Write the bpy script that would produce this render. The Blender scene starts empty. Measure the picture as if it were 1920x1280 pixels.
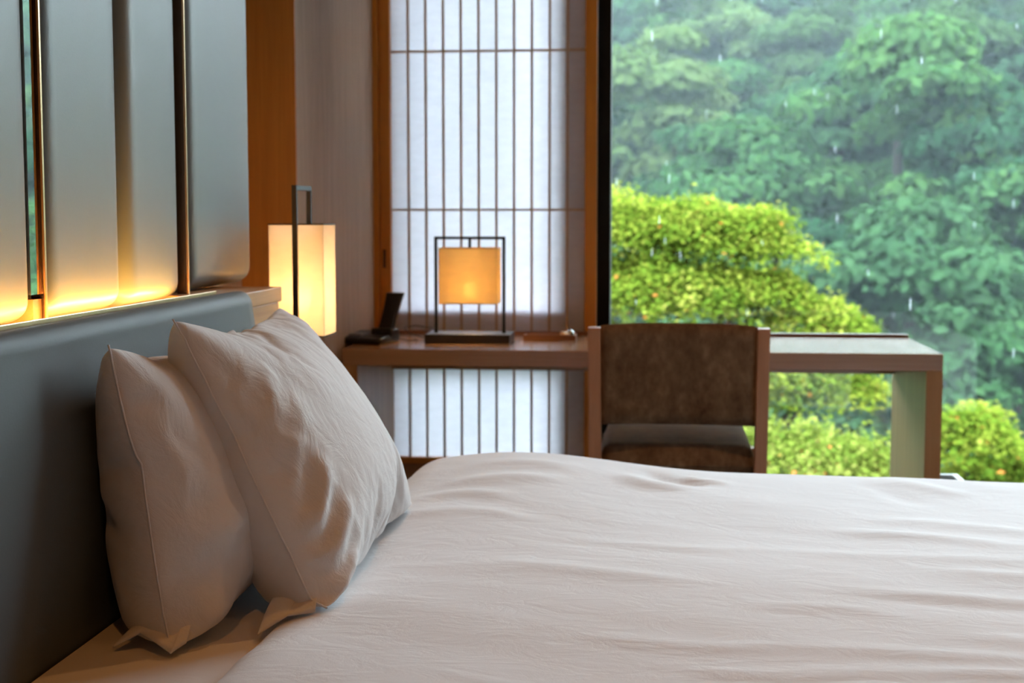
import bpy, bmesh, math, random
import numpy as np
from mathutils import Vector, Matrix, noise

scene = bpy.context.scene
COL = scene.collection

# ------------------------------------------------------------------ camera
cam_data = bpy.data.cameras.new('camera')
cam_data.sensor_width = 36.0
cam_data.lens = 50.0
cam_data.clip_start = 0.05
cam_data.clip_end = 2000.0
cam_data.dof.use_dof = True
cam_data.dof.focus_distance = 1.92
cam_data.dof.aperture_fstop = 6.8
cam = bpy.data.objects.new('camera', cam_data)
cam.location = (0.0, 0.0, 1.095)
cam.rotation_euler = (math.radians(90.0 - 4.9), 0.0, math.radians(5.803))
COL.objects.link(cam)
scene.camera = cam

# ------------------------------------------------------------------ sky (overcast) and exposure
world = bpy.data.worlds.new('overcast_sky')
scene.world = world
world.use_nodes = True
wn, wl = world.node_tree.nodes, world.node_tree.links
wn.clear()
w_out = wn.new('ShaderNodeOutputWorld')
w_bg = wn.new('ShaderNodeBackground')
w_tc = wn.new('ShaderNodeTexCoord')
w_sep = wn.new('ShaderNodeSeparateXYZ')
w_map = wn.new('ShaderNodeMapRange')          # overcast sky: zenith three times the horizon
w_map.inputs['From Min'].default_value = 0.0
w_map.inputs['From Max'].default_value = 1.0
w_map.inputs['To Min'].default_value = 0.45
w_map.inputs['To Max'].default_value = 1.0
w_mul = wn.new('ShaderNodeMath'); w_mul.operation = 'MULTIPLY'
SKY_STRENGTH = 31.0
w_mul.inputs[1].default_value = SKY_STRENGTH
w_bg.inputs['Color'].default_value = (0.735, 0.865, 1.0, 1)
wl.new(w_tc.outputs['Generated'], w_sep.inputs[0])
wl.new(w_sep.outputs['Z'], w_map.inputs['Value'])
wl.new(w_map.outputs[0], w_mul.inputs[0])
wl.new(w_mul.outputs[0], w_bg.inputs['Strength'])
wl.new(w_bg.outputs[0], w_out.inputs[0])

def add_portal(x0, x1, y, z0, z1):            # tells the sampler where daylight comes in; emits nothing itself
    l = bpy.data.lights.new('window_portal', 'AREA')
    l.shape = 'RECTANGLE'; l.size = x1 - x0; l.size_y = z1 - z0
    l.cycles.is_portal = True
    o = bpy.data.objects.new('window_portal', l)
    o.location = ((x0 + x1) / 2, y, (z0 + z1) / 2)
    o.rotation_euler = (math.radians(-90), 0, 0)
    COL.objects.link(o)
add_portal(-0.15, 2.65, 4.93, 0.06, 2.72)
add_portal(-0.865, -0.335, 4.93, 0.06, 2.70)
def add_spot(loc, energy, col, angle=110, size=0.04):   # recessed ceiling downlight
    l = bpy.data.lights.new('ceiling_downlight', 'SPOT')
    l.energy = energy; l.color = col; l.spot_size = math.radians(angle); l.spot_blend = 0.8
    l.shadow_soft_size = size
    o = bpy.data.objects.new('ceiling_downlight', l)
    o.location = loc
    COL.objects.link(o)
WARM = (1.0, 0.45, 0.13)
add_spot((0.25, 3.05, 2.78), 38, WARM)
add_spot((1.30, 1.15, 2.78), 17, WARM)
add_spot((-0.20, 0.45, 2.78), 22, (1.0, 0.38, 0.08))

scene.view_settings.view_transform = 'Standard'
scene.view_settings.look = 'None'
scene.view_settings.gamma = 1.0
scene.view_settings.use_curve_mapping = False
scene.view_settings.exposure = 0.0
scene.cycles.use_denoising = True
scene.cycles.max_bounces = 10
scene.cycles.diffuse_bounces = 5
scene.cycles.glossy_bounces = 4
scene.cycles.transparent_max_bounces = 24
scene.cycles.sample_clamp_indirect = 40.0
scene.cycles.caustics_reflective = False
scene.cycles.caustics_refractive = False

# ------------------------------------------------------------------ material helpers
MATS = {}
def nt(name):
    m = bpy.data.materials.new(name); m.use_nodes = True
    n, l = m.node_tree.nodes, m.node_tree.links
    b = n['Principled BSDF']
    MATS[name] = m
    return m, n, l, b
def setp(b, **k):
    for key, v in k.items():
        b.inputs[key.replace('_', ' ')].default_value = v
def c4(c): return (c[0], c[1], c[2], 1.0)
def coords(n, l, scale=(1, 1, 1), kind='Object'):
    tc = n.new('ShaderNodeTexCoord'); mp = n.new('ShaderNodeMapping')
    mp.inputs['Scale'].default_value = scale
    l.new(tc.outputs[kind], mp.inputs['Vector'])
    return mp.outputs['Vector']
def ramp(n, l, fac, stops):
    r = n.new('ShaderNodeValToRGB')
    e = r.color_ramp.elements
    e[0].position, e[0].color = stops[0][0], c4(stops[0][1])
    e[1].position, e[1].color = stops[-1][0], c4(stops[-1][1])
    for p, c in stops[1:-1]:
        x = e.new(p); x.color = c4(c)
    l.new(fac, r.inputs[0])
    return r.outputs['Color']
def noise_tex(n, l, vec, scale, detail=4, rough=0.55, out='Fac'):
    t = n.new('ShaderNodeTexNoise')
    t.inputs['Scale'].default_value = scale; t.inputs['Detail'].default_value = detail
    t.inputs['Roughness'].default_value = rough
    l.new(vec, t.inputs['Vector'])
    return t.outputs[out]
def bump(n, l, b, h, strength, dist, prev=None):
    bp = n.new('ShaderNodeBump')
    bp.inputs['Strength'].default_value = strength; bp.inputs['Distance'].default_value = dist
    l.new(h, bp.inputs['Height'])
    if prev is not None: l.new(prev, bp.inputs['Normal'])
    l.new(bp.outputs[0], b.inputs['Normal'])
    return bp.outputs[0]

def plain(name, col, rough=0.5, metal=0.0, spec=0.5):
    m, n, l, b = nt(name)
    v = coords(n, l)
    f = noise_tex(n, l, v, 40, 3)
    col_out = ramp(n, l, f, [(0.3, tuple(x * 0.93 for x in col)), (0.7, tuple(min(1, x * 1.05) for x in col))])
    l.new(col_out, b.inputs['Base Color'])
    setp(b, Roughness=rough, Metallic=metal, Specular_IOR_Level=spec)
    return m

def wood(name, dark, light, axis, rough=0.4, spec=0.5, fine=1.0, relief=0.12):
    m, n, l, b = nt(name)
    sc_ = [26.0 * fine, 26.0 * fine, 26.0 * fine]; sc_[axis] = 1.2
    v = coords(n, l, tuple(sc_))
    f = noise_tex(n, l, v, 1.0, 6, 0.6)
    v2 = coords(n, l, tuple(s * 6 if i != axis else s * 3 for i, s in enumerate(sc_)))
    f2 = noise_tex(n, l, v2, 1.0, 3, 0.6)
    mx = n.new('ShaderNodeMath'); mx.operation = 'MULTIPLY_ADD'
    mx.inputs[1].default_value = 0.35
    l.new(f2, mx.inputs[0]); l.new(f, mx.inputs[2])
    col = ramp(n, l, mx.outputs[0], [(0.45, dark), (0.85, light)])
    l.new(col, b.inputs['Base Color'])
    setp(b, Roughness=rough, Specular_IOR_Level=spec)
    if relief: bump(n, l, b, mx.outputs[0], relief, 0.002)
    return m

def cotton(name, col, weave=1.0, crease=0.6):
    m, n, l, b = nt(name)
    v = coords(n, l)
    f = noise_tex(n, l, v, 3.0, 4)
    l.new(ramp(n, l, f, [(0.3, tuple(x * 0.975 for x in col)), (0.7, col)]), b.inputs['Base Color'])
    setp(b, Roughness=0.85, Specular_IOR_Level=0.2, Sheen_Weight=0.15, Sheen_Roughness=0.4)
    va = coords(n, l, (1100, 500, 500)); vb = coords(n, l, (500, 1100, 500))
    fa = noise_tex(n, l, va, 1.0, 1); fb = noise_tex(n, l, vb, 1.0, 1)
    ad = n.new('ShaderNodeMath'); l.new(fa, ad.inputs[0]); l.new(fb, ad.inputs[1])
    p = bump(n, l, b, ad.outputs[0], 0.16 * weave, 0.0008)
    # ironing creases: thin ridged noise
    vc = coords(n, l, (1.0, 1.6, 1.3))
    rn = n.new('ShaderNodeTexNoise')
    rn.inputs['Scale'].default_value = 11.0; rn.inputs['Detail'].default_value = 5.0
    rn.inputs['Roughness'].default_value = 0.55; rn.inputs['Distortion'].default_value = 0.6
    l.new(vc, rn.inputs['Vector'])
    s1 = n.new('ShaderNodeMath'); s1.operation = 'SUBTRACT'; s1.inputs[1].default_value = 0.5
    s2 = n.new('ShaderNodeMath'); s2.operation = 'ABSOLUTE'
    l.new(rn.outputs['Fac'], s1.inputs[0]); l.new(s1.outputs[0], s2.inputs[0])
    bump(n, l, b, s2.outputs[0], 0.32 * crease, 0.02, p)
    return m

def velvet(name, dark, light, rough=0.8):
    m, n, l, b = nt(name)
    v = coords(n, l, (11, 11, 8))
    f = noise_tex(n, l, v, 1.0, 7, 0.68)
    v2 = coords(n, l, (60, 60, 34)); f2 = noise_tex(n, l, v2, 1.0, 3)
    mx = n.new('ShaderNodeMath'); mx.operation = 'MULTIPLY_ADD'; mx.inputs[1].default_value = 0.45
    l.new(f2, mx.inputs[0]); l.new(f, mx.inputs[2])
    l.new(ramp(n, l, mx.outputs[0], [(0.5, dark), (0.78, tuple((a + c) / 2 for a, c in zip(dark, light))), (0.98, light)]), b.inputs['Base Color'])
    setp(b, Roughness=rough, Specular_IOR_Level=0.25, Sheen_Weight=0.85, Sheen_Roughness=0.3, Sheen_Tint=(0.9, 0.9, 0.88, 1))
    v3 = coords(n, l, (420, 420, 420))
    bump(n, l, b, noise_tex(n, l, v3, 1.0, 2), 0.25, 0.001)
    return m

def satin(name, col, rough, spec, grain=900):
    m, n, l, b = nt(name)
    v = coords(n, l, (5, 5, 2))
    f = noise_tex(n, l, v, 1.0, 5)
    l.new(ramp(n, l, f, [(0.3, tuple(x * 0.94 for x in col)), (0.75, tuple(x * 1.04 for x in col))]), b.inputs['Base Color'])
    setp(b, Roughness=rough, Specular_IOR_Level=spec)
    va = coords(n, l, (grain, grain, grain * 0.25)); vb = coords(n, l, (grain * 0.3, grain * 0.3, grain))
    ad = n.new('ShaderNodeMath'); l.new(noise_tex(n, l, va, 1, 1), ad.inputs[0]); l.new(noise_tex(n, l, vb, 1, 1), ad.inputs[1])
    bump(n, l, b, ad.outputs[0], 0.12, 0.0008)
    return m

def paper(name, col, trans, transparent=0.0):
    m, n, l, b = nt(name)
    n.remove(b)
    out = n['Material Output']
    v = coords(n, l, (22, 22, 60)); f = noise_tex(n, l, v, 1.0, 5)
    cc = ramp(n, l, f, [(0.3, tuple(x * 0.94 for x in col)), (0.7, col)])
    d = n.new('ShaderNodeBsdfDiffuse'); t = n.new('ShaderNodeBsdfTranslucent')
    l.new(cc, d.inputs['Color']); l.new(cc, t.inputs['Color'])
    mx = n.new('ShaderNodeMixShader'); mx.inputs[0].default_value = trans
    l.new(d.outputs[0], mx.inputs[1]); l.new(t.outputs[0], mx.inputs[2])
    res = mx.outputs[0]
    if transparent > 0:
        tr = n.new('ShaderNodeBsdfTransparent'); tr.inputs[0].default_value = c4(col)
        m2 = n.new('ShaderNodeMixShader'); m2.inputs[0].default_value = transparent
        l.new(res, m2.inputs[1]); l.new(tr.outputs[0], m2.inputs[2]); res = m2.outputs[0]
    l.new(res, out.inputs['Surface'])
    return m

def pane_glass(name, tint=(0.96, 0.99, 0.97)):
    m, n, l, b = nt(name); n.remove(b)
    out = n['Material Output']
    tr = n.new('ShaderNodeBsdfTransparent'); tr.inputs[0].default_value = c4(tint)
    gl = n.new('ShaderNodeBsdfGlossy'); gl.inputs['Roughness'].default_value = 0.0
    fr = n.new('ShaderNodeFresnel'); fr.inputs['IOR'].default_value = 1.45
    mx = n.new('ShaderNodeMixShader')
    l.new(fr.outputs[0], mx.inputs[0]); l.new(tr.outputs[0], mx.inputs[1]); l.new(gl.outputs[0], mx.inputs[2])
    l.new(mx.outputs[0], out.inputs['Surface'])
    return m

def emit(name, col, strength):
    m, n, l, b = nt(name)
    setp(b, Base_Color=c4(col), Emission_Color=c4(col), Emission_Strength=strength)
    return m

def leaves(name, stops, orange=0.0, vary=0.25, trans=0.35):
    m, n, l, b = nt(name); n.remove(b)
    out = n['Material Output']
    at = n.new('ShaderNodeAttribute'); at.attribute_name = 'tone'
    oi = n.new('ShaderNodeObjectInfo')
    ma = n.new('ShaderNodeMath'); ma.operation = 'MULTIPLY_ADD'
    ma.inputs[1].default_value = vary; l.new(oi.outputs['Random'], ma.inputs[0])
    sc_ = n.new('ShaderNodeMath'); sc_.operation = 'MULTIPLY'; sc_.inputs[1].default_value = 1.0 - vary
    l.new(at.outputs['Fac'], sc_.inputs[0]); l.new(sc_.outputs[0], ma.inputs[2])
    cc = ramp(n, l, ma.outputs[0], stops)
    d = n.new('ShaderNodeBsdfDiffuse'); t = n.new('ShaderNodeBsdfTranslucent')
    l.new(cc, d.inputs[0]); l.new(cc, t.inputs[0])
    mx = n.new('ShaderNodeMixShader'); mx.inputs[0].default_value = trans
    l.new(d.outputs[0], mx.inputs[1]); l.new(t.outputs[0], mx.inputs[2])
    l.new(mx.outputs[0], out.inputs['Surface'])
    return m

def wallcover(name, dark, light):
    m, n, l, b = nt(name)
    v = coords(n, l, (70, 70, 3.0)); f = noise_tex(n, l, v, 1.0, 5, 0.6)
    v2 = coords(n, l, (260, 260, 30)); f2 = noise_tex(n, l, v2, 1.0, 3)
    mx = n.new('ShaderNodeMath'); mx.operation = 'MULTIPLY_ADD'; mx.inputs[1].default_value = 0.4
    l.new(f2, mx.inputs[0]); l.new(f, mx.inputs[2])
    l.new(ramp(n, l, mx.outputs[0], [(0.45, dark), (0.95, light)]), b.inputs['Base Color'])
    setp(b, Roughness=0.75, Specular_IOR_Level=0.25)
    bump(n, l, b, mx.outputs[0], 0.25, 0.002)
    return m

wood('desk_wood_x', (0.30, 0.155, 0.075), (0.40, 0.215, 0.11), 0, rough=0.20, spec=0.45, relief=0.0)
wood('desk_wood_z', (0.32, 0.155, 0.055), (0.42, 0.215, 0.085), 2, rough=0.42, spec=0.2)
wood('chair_wood', (0.37, 0.17, 0.085), (0.48, 0.24, 0.13), 2, rough=0.45, spec=0.25)
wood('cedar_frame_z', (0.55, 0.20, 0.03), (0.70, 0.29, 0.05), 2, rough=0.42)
wood('cedar_frame_x', (0.55, 0.20, 0.03), (0.70, 0.29, 0.05), 0, rough=0.42)
wood('lattice_wood', (0.52, 0.37, 0.26), (0.64, 0.48, 0.36), 2, rough=0.5)
wood('ledge_wood', (0.42, 0.23, 0.11), (0.55, 0.32, 0.16), 1, rough=0.38)
wood('floor_wood', (0.13, 0.065, 0.032), (0.21, 0.11, 0.055), 0, rough=0.42, fine=0.6)
wood('ceiling_wood', (0.15, 0.075, 0.035), (0.22, 0.115, 0.055), 0, rough=0.55, fine=0.6)
wood('tray_wood', (0.20, 0.075, 0.03), (0.30, 0.12, 0.05), 0, rough=0.35)
wood('bark', (0.010, 0.009, 0.007), (0.026, 0.022, 0.018), 2, rough=0.9, spec=0.1, fine=0.3)
wallcover('wall_cover', (0.48, 0.345, 0.245), (0.64, 0.48, 0.355))
plain('plaster', (0.55, 0.50, 0.44), 0.85)
plain('dark_plaster', (0.17, 0.105, 0.065), 0.85)
cotton('cotton_duvet', (0.77, 0.765, 0.775), crease=0.5)
cotton('cotton_pillow', (0.77, 0.765, 0.77), crease=0.8)
cotton('cotton_sheet', (0.76, 0.74, 0.73), crease=0.25)
velvet('chair_velvet', (0.065, 0.029, 0.012), (0.27, 0.165, 0.095))
satin('panel_fabric', (0.165, 0.190, 0.195), 0.40, 0.55)
satin('headboard_leather', (0.095, 0.108, 0.11), 0.6, 0.35, 500)
plain('brass', (0.72, 0.48, 0.28), 0.28, 1.0)
plain('dark_bronze', (0.22, 0.14, 0.10), 0.25, 1.0)
plain('black_metal', (0.010, 0.010, 0.011), 0.4)
plain('lamp_metal', (0.022, 0.017, 0.014), 0.42)
plain('black_frame', (0.008, 0.008, 0.007), 0.6, spec=0.2)
plain('black_plastic', (0.010, 0.008, 0.008), 0.35)
plain('grey_plastic', (0.25, 0.25, 0.26), 0.4)
plain('steel', (0.75, 0.75, 0.76), 0.18, 1.0)
plain('bin_shell', (0.72, 0.72, 0.70), 0.35)
plain('bin_liner', (0.03, 0.02, 0.015), 0.6)
plain('mirror', (0.80, 0.82, 0.78), 0.02, 1.0)
plain('soil', (0.035, 0.045, 0.02), 0.95, spec=0.1)
plain('forest_floor', (0.03, 0.055, 0.025), 0.95, spec=0.1)
paper('shoji_paper', (0.91, 0.89, 0.94), 0.66)
paper('lamp_paper', (0.93, 0.86, 0.74), 0.55, 0.22)
paper('desk_lamp_paper', (0.92, 0.76, 0.47), 0.55, 0.16)
pane_glass('pane_glass')
emit('led', (1.0, 0.45, 0.09), 230.0)
emit('bulb', (1.0, 0.62, 0.28), 16.0)

# ------------------------------------------------------------------ object helpers
def link(name, me, mat=None, parent=None, smooth=False):
    o = bpy.data.objects.new(name, me)
    COL.objects.link(o)
    if mat is not None: me.materials.append(MATS[mat])
    if parent is not None: o.parent = parent
    if smooth:
        me.polygons.foreach_set('use_smooth', [True] * len(me.polygons))
    return o
def tag(o, label, cat, group=None):
    o['label'] = label; o['category'] = cat
    if group: o['group'] = group
    return o
def thing(name, label, cat, loc=(0, 0, 0), rz=0.0, group=None):
    o = bpy.data.objects.new(name, None)
    o.empty_display_size = 0.05
    COL.objects.link(o); o.location = loc; o.rotation_euler = (0, 0, rz)
    return tag(o, label, cat, group)
def structure(o, label=None):
    o['kind'] = 'structure'
    if label: o['label'] = label
    return o
def from_bm(name, bm, mat, parent=None, smooth=False):
    me = bpy.data.meshes.new(name)
    bm.normal_update(); bm.to_mesh(me); bm.free()
    return link(name, me, mat, parent, smooth)
def bm_box(bm, lo, hi, bev=0.0, seg=2):
    r = bmesh.ops.create_cube(bm, size=1.0)
    vs = r['verts']
    c = [(a + b) / 2 for a, b in zip(lo, hi)]; s = [b - a for a, b in zip(lo, hi)]
    for v in vs:
        v.co = Vector((v.co.x * s[0] + c[0], v.co.y * s[1] + c[1], v.co.z * s[2] + c[2]))
    if bev > 0:
        es = list({e for v in vs for e in v.link_edges})
        bmesh.ops.bevel(bm, geom=es, offset=bev, segments=seg, affect='EDGES', profile=0.5)
def box(name, lo, hi, mat, parent=None, bev=0.0, seg=2):
    bm = bmesh.new(); bm_box(bm, lo, hi, bev, seg)
    return from_bm(name, bm, mat, parent)
def grid_mesh(name, P, mat, parent=None, closed_u=False):
    """P: array (nu, nv, 3)"""
    nu, nv = P.shape[:2]
    verts = P.reshape(-1, 3).tolist(); faces = []
    for i in range(nu if closed_u else nu - 1):
        k = (i + 1) % nu
        for j in range(nv - 1):
            faces.append((i * nv + j, k * nv + j, k * nv + j + 1, i * nv + j + 1))
    me = bpy.data.meshes.new(name); me.from_pydata(verts, [], faces); me.update()
    return link(name, me, mat, parent, True)
def tube(name, pts, r, mat, parent=None, sides=8, taper=None):
    pts = [Vector(p) for p in pts]
    n = len(pts); P = np.zeros((sides, n, 3))
    for i, p in enumerate(pts):
        d = (pts[min(i + 1, n - 1)] - pts[max(i - 1, 0)]).normalized()
        a = Vector((0, 0, 1)) if abs(d.z) < 0.9 else Vector((1, 0, 0))
        u = d.cross(a).normalized(); v = d.cross(u)
        rr = r if taper is None else r * taper[i]
        for k in range(sides):
            t = 2 * math.pi * k / sides
            P[k, i] = p + u * math.cos(t) * rr + v * math.sin(t) * rr
    return grid_mesh(name, P, mat, parent, True)
def lathe(name, prof, mat, parent=None, sides=24, center=(0, 0)):
    P = np.zeros((sides, len(prof), 3))
    for k in range(sides):
        t = 2 * math.pi * k / sides
        for i, (r, z) in enumerate(prof):
            P[k, i] = (center[0] + r * math.cos(t), center[1] + r * math.sin(t), z)
    return grid_mesh(name, P, mat, parent, True)

# ================================================================== THE ROOM
ZCEIL = 2.8
bm = bmesh.new(); bm_box(bm, (-1.4, -2.7, -0.12), (2.85, 5.05, -0.02))
floor = structure(from_bm('floor', bm, 'floor_wood'), 'dark brown wooden floor')
plank = None
for i in range(14):                               # floor boards running along the room
    x0 = -1.4 + i * 0.3036
    b_ = box('floor_board', (x0 + 0.001, -2.7, -0.02), (x0 + 0.3026, 5.0, 0.0), 'floor_wood', floor)
structure(box('ceiling', (-1.4, -2.7, ZCEIL), (2.85, 5.05, ZCEIL + 0.1), 'ceiling_wood'), 'wooden ceiling')
structure(box('wall_left', (-1.25, -2.7, 0), (-1.085, 3.66, ZCEIL), 'wall_cover'), 'beige wall behind the headboard')
structure(box('wall_left_return', (-1.25, 3.66, 0), (-0.935, 5.05, ZCEIL), 'wall_cover'), 'beige textured wall beside the desk')
structure(box('lamp_glow_face', (-1.085, 3.652, 0.0), (-0.936, 3.66, ZCEIL), 'cedar_frame_z'), 'end face of the beige wall, coloured orange for the lamp glow')  # cedar colour over the beige wall end paints in the bedside lamp's glow
structure(box('wall_back', (-1.25, -2.8, 0), (2.85, -2.68, ZCEIL), 'ceiling_wood'))
structure(box('wall_right', (2.70, -2.7, 0), (2.85, 5.05, ZCEIL), 'dark_plaster'))
YS = 4.70                                         # the shoji plane
structure(box('wall_far', (-0.935, YS + 0.0, 2.70), (2.70, YS + 0.30, ZCEIL), 'ceiling_wood'))
structure(box('trim_1', (-0.935, 4.66, 0), (-0.918, 4.93, 2.70), 'cedar_frame_z'), 'cedar jamb between wall and paper screen')

# shoji screen, full height, with a wooden hip board
sh = thing('shoji_screen', 'tall white paper shoji screen with fine wooden lattice behind the desk', 'shoji screen', (0, YS, 0))
XL0, XL1, XR0, XR1 = -0.917, -0.882, -0.236, -0.197
stl = box('stile', (XL0, -0.016, 0.03), (XL1, 0.018, 2.70), 'cedar_frame_z', sh, 0.002)
pl = box('finger_pull', (-0.908, -0.0175, 0.935), (-0.899, -0.0145, 0.995), 'dark_bronze', sh)
box('stile', (XR0, -0.016, 0.03), (XR1, 0.018, 2.70), 'cedar_frame_z', sh, 0.002)
box('top_rail', (XL1, -0.014, 2.64), (XR0, 0.016, 2.70), 'cedar_frame_x', sh, 0.002)
box('middle_rail', (XL1, -0.014, 0.275), (XR0, 0.016, 0.297), 'cedar_frame_x', sh, 0.002)
box('bottom_rail', (XL1, -0.014, 0.03), (XR0, 0.016, 0.075), 'cedar_frame_x', sh, 0.002)
box('hip_board', (XL1, -0.006, 0.075), (XR0, 0.006, 0.275), 'desk_wood_x', sh)
box('paper', (XL1, 0.0078, 0.297), (XR0, 0.0084, 2.64), 'shoji_paper', sh)
pitch = (XR0 - XL1) / 11.0
for i in range(1, 11):
    x = XL1 + i * pitch
    box('lattice_bar', (x - 0.0038, -0.004, 0.297), (x + 0.0038, 0.0076, 2.64), 'lattice_wood', sh)
z0 = 1.126 + 0.001
for k, z in enumerate((0.612, 1.127, 1.646, 2.163)):
    box('lattice_cross_bar', (XL1, -0.0055, z - 0.0036), (XR0, 0.0060, z + 0.0036), 'lattice_wood', sh)

# window behind the screen: jambs, transom, sill
wf = structure(box('window_1', (-0.205, 4.765, 0.0), (-0.155, 4.90, 2.70), 'black_frame'), 'black window frame post beside the paper screen')
box('jamb', (-0.918, 4.765, 0.0), (-0.868, 4.90, 2.70), 'black_frame', wf)
box('jamb', (-0.330, 4.752, 0.0), (-0.205, 4.80, 2.70), 'plaster', wf)
box('transom', (-0.868, 4.735, 0.64), (-0.330, 4.86, 0.800), 'plaster', wf)
box('pane', (-0.868, 4.825, 0.05), (-0.330, 4.831, 2.70), 'pane_glass', wf)
w2 = structure(box('window_2', (-0.155, 4.765, 0.0), (2.70, 4.90, 0.07), 'black_frame'), 'large picture window looking onto the forest')
box('head', (-0.155, 4.765, 2.66), (2.70, 4.90, 2.70), 'black_frame', w2)
box('jamb', (2.65, 4.765, 0.07), (2.70, 4.90, 2.66), 'black_frame', w2)
box('pane', (-0.155, 4.825, 0.07), (2.65, 4.831, 2.66), 'pane_glass', w2)

# ================================================================== HEADBOARD WALL
hb = thing('headboard', 'grey upholstered headboard with wooden ledge behind the bed', 'headboard', (-0.78, 0.0, 0.0))
def L(p): return (p[0] + 0.78, p[1], p[2])
box('ledge_body', L((-1.08, -0.3, 0.0)), L((-0.785, 2.905, 0.925)), 'ledge_wood', hb, 0.003)
box('ledge_top', L((-0.930, 2.545, 0.925)), L((-0.780, 2.91, 0.955)), 'ledge_wood', hb, 0.002)
# the cushion wraps over the top edge
prof = []
for t in np.linspace(0, 1, 8): prof.append((-0.752 + 0.0, 0.30 + t * 0.50))
for t in np.linspace(0, 1, 9)[1:]:                # slight lean back, then round over
    prof.append((-0.752 - 0.010 * t * t, 0.80 + 0.130 * t))
for a in np.linspace(0, math.pi / 2, 12)[1:]:
    prof.append((-0.762 - 0.024 * (1 - math.cos(a)), 0.930 + 0.029 * math.sin(a)))
prof.append((-0.7955, 0.9595)); prof.append((-0.7955, 0.93))
ys = [-0.3, 0.4, 1.1, 1.75, 2.2, 2.45, 2.60, 2.640, 2.652, 2.656, 2.656]
ins = [0, 0, 0, 0, 0, 0, 0.0, 0.003, 0.010, 0.018, 0.03]
P = np.zeros((len(ys), len(prof), 3))
for i, y in enumerate(ys):
    for j, (x, z) in enumerate(prof):
        P[i, j] = (max(x - ins[i], -0.7955) + 0.78, y, min(z, 0.9595 - ins[i] * 0.2))
grid_mesh('cushion', P, 'headboard_leather', hb)

# padded wall panels above the ledge
def panel(name, y0, y1, label, zbot=0.946, bottom_round=0.036, t=0.058, front=-0.880, group='padded wall panels'):
    nu, nv = 40, 60
    ztop = 2.30
    th = thing(name, label, 'wall panel', (front - t, (y0 + y1) / 2, zbot), 0, group)
    w = y1 - y0; r = 0.052
    us = np.concatenate([r * (1 - np.cos(np.linspace(0, math.pi / 2, 16))), np.linspace(r, w - r, 10)[1:-1], w - r * (1 - np.cos(np.linspace(math.pi / 2, 0, 16)))])
    rb = bottom_round
    h = ztop - zbot
    vs = np.concatenate([rb * (1 - np.cos(np.linspace(0, math.pi / 2, 16))), np.linspace(rb, h - r, 24)[1:-1], h - r * (1 - np.cos(np.linspace(math.pi / 2, 0, 16)))])
    def roll(d, rr):
        k = min(1.0, max(0.0, d / rr)); return (1 - (1 - k) ** 2.3) ** (1 / 2.3)
    P = np.zeros((len(us), len(vs), 3))
    for i, u in enumerate(us):
        for j, v in enumerate(vs):
            f = roll(min(u, w - u), r) * roll(v if v < h / 2 else h - v, rb if v < h / 2 else r)
            # round the outline corners a little at the bottom
            cu = min(u, w - u)
            zz = v
            rc = 0.035
            if v < rc and cu < rc:
                zz = v + (1 - v / rc) * (rc - math.sqrt(max(0, rc * rc - (rc - cu) ** 2))) * 0.8
            P[i, j] = (f * t, u - w / 2, zz)
    grid_mesh('cushion', P, 'panel_fabric', th)
    box('backing', (-0.012, -w / 2 + 0.004, 0.03), (0.0, w / 2 - 0.004, ztop - zbot - 0.01), 'dark_bronze', th)
    return th
panel('wall_panel', 0.90, 1.279, 'grey padded wall panel nearest the camera, mostly out of frame')
panel('wall_panel', 1.285, 1.626, 'grey padded wall panel beside the leftmost one')
panel('wall_panel', 1.632, 1.958, 'grey padded wall panel left of the mirror gap, glowing at its foot')
panel('wall_panel', 1.978, 2.300, 'grey padded wall panel right of the mirror gap, glowing at its foot')
panel('wall_panel', 2.303, 2.592, 'grey padded wall panel next to the second metal strip, glowing at its foot')
panel('wall_panel', 2.622, 3.062, 'grey padded wall panel at the far end reflecting the bedside lamp', zbot=0.956, bottom_round=0.040)
tag(box('wall_backing_board', (-1.08, -0.3, 0.93), (-0.952, 3.03, 2.32), 'ledge_wood'), 'brown board carrying the padded wall panels', 'backing board')
tag(box('mirror_strip', (-0.9515, 1.940, 0.988), (-0.884, 1.9745, 2.30), 'mirror'), 'narrow upright mirror strip in the gap between padded panels', 'mirror')
for y in (1.975, 2.606):
    s = thing('metal_strip', 'thin upright metal strip at the near edge of the mirror gap panel' if y < 2 else 'thin upright metal strip beside the farthest padded panel', 'trim strip', (-0.952, y, 0.947), 0, 'metal strips between the panels')
    box('plate', (0.052, 0.0, 0.0), (0.071, 0.0045, 1.34), 'dark_bronze', s)
    box('edge_bead', (0.071, -0.001, 0.0), (0.0745, 0.0055, 1.34), 'brass', s, 0.0008)
# LED trough in front of the panels' feet
tr_ = thing('light_trough', 'glowing strip light in a brass trough along the headboard top', 'strip light', (-0.80, 0.0, 0.925))
box('brass_rail', (-0.004, -0.3, 0.0), (0.0, 2.53, 0.0405), 'brass', tr_, 0.001)
box('trough_floor', (-0.075, -0.3, 0.0), (-0.004, 2.545, 0.004), 'brass', tr_)
box('led_tape', (-0.060, -0.25, 0.0045), (-0.052, 1.93, 0.0075), 'led', tr_)
box('led_tape', (-0.060, 1.985, 0.0045), (-0.052, 2.52, 0.0075), 'led', tr_)
bx_ = box('mirror_foot', (-0.144, 1.945, 0.004), (-0.084, 1.974, 0.056), 'ledge_wood', tr_)

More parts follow.
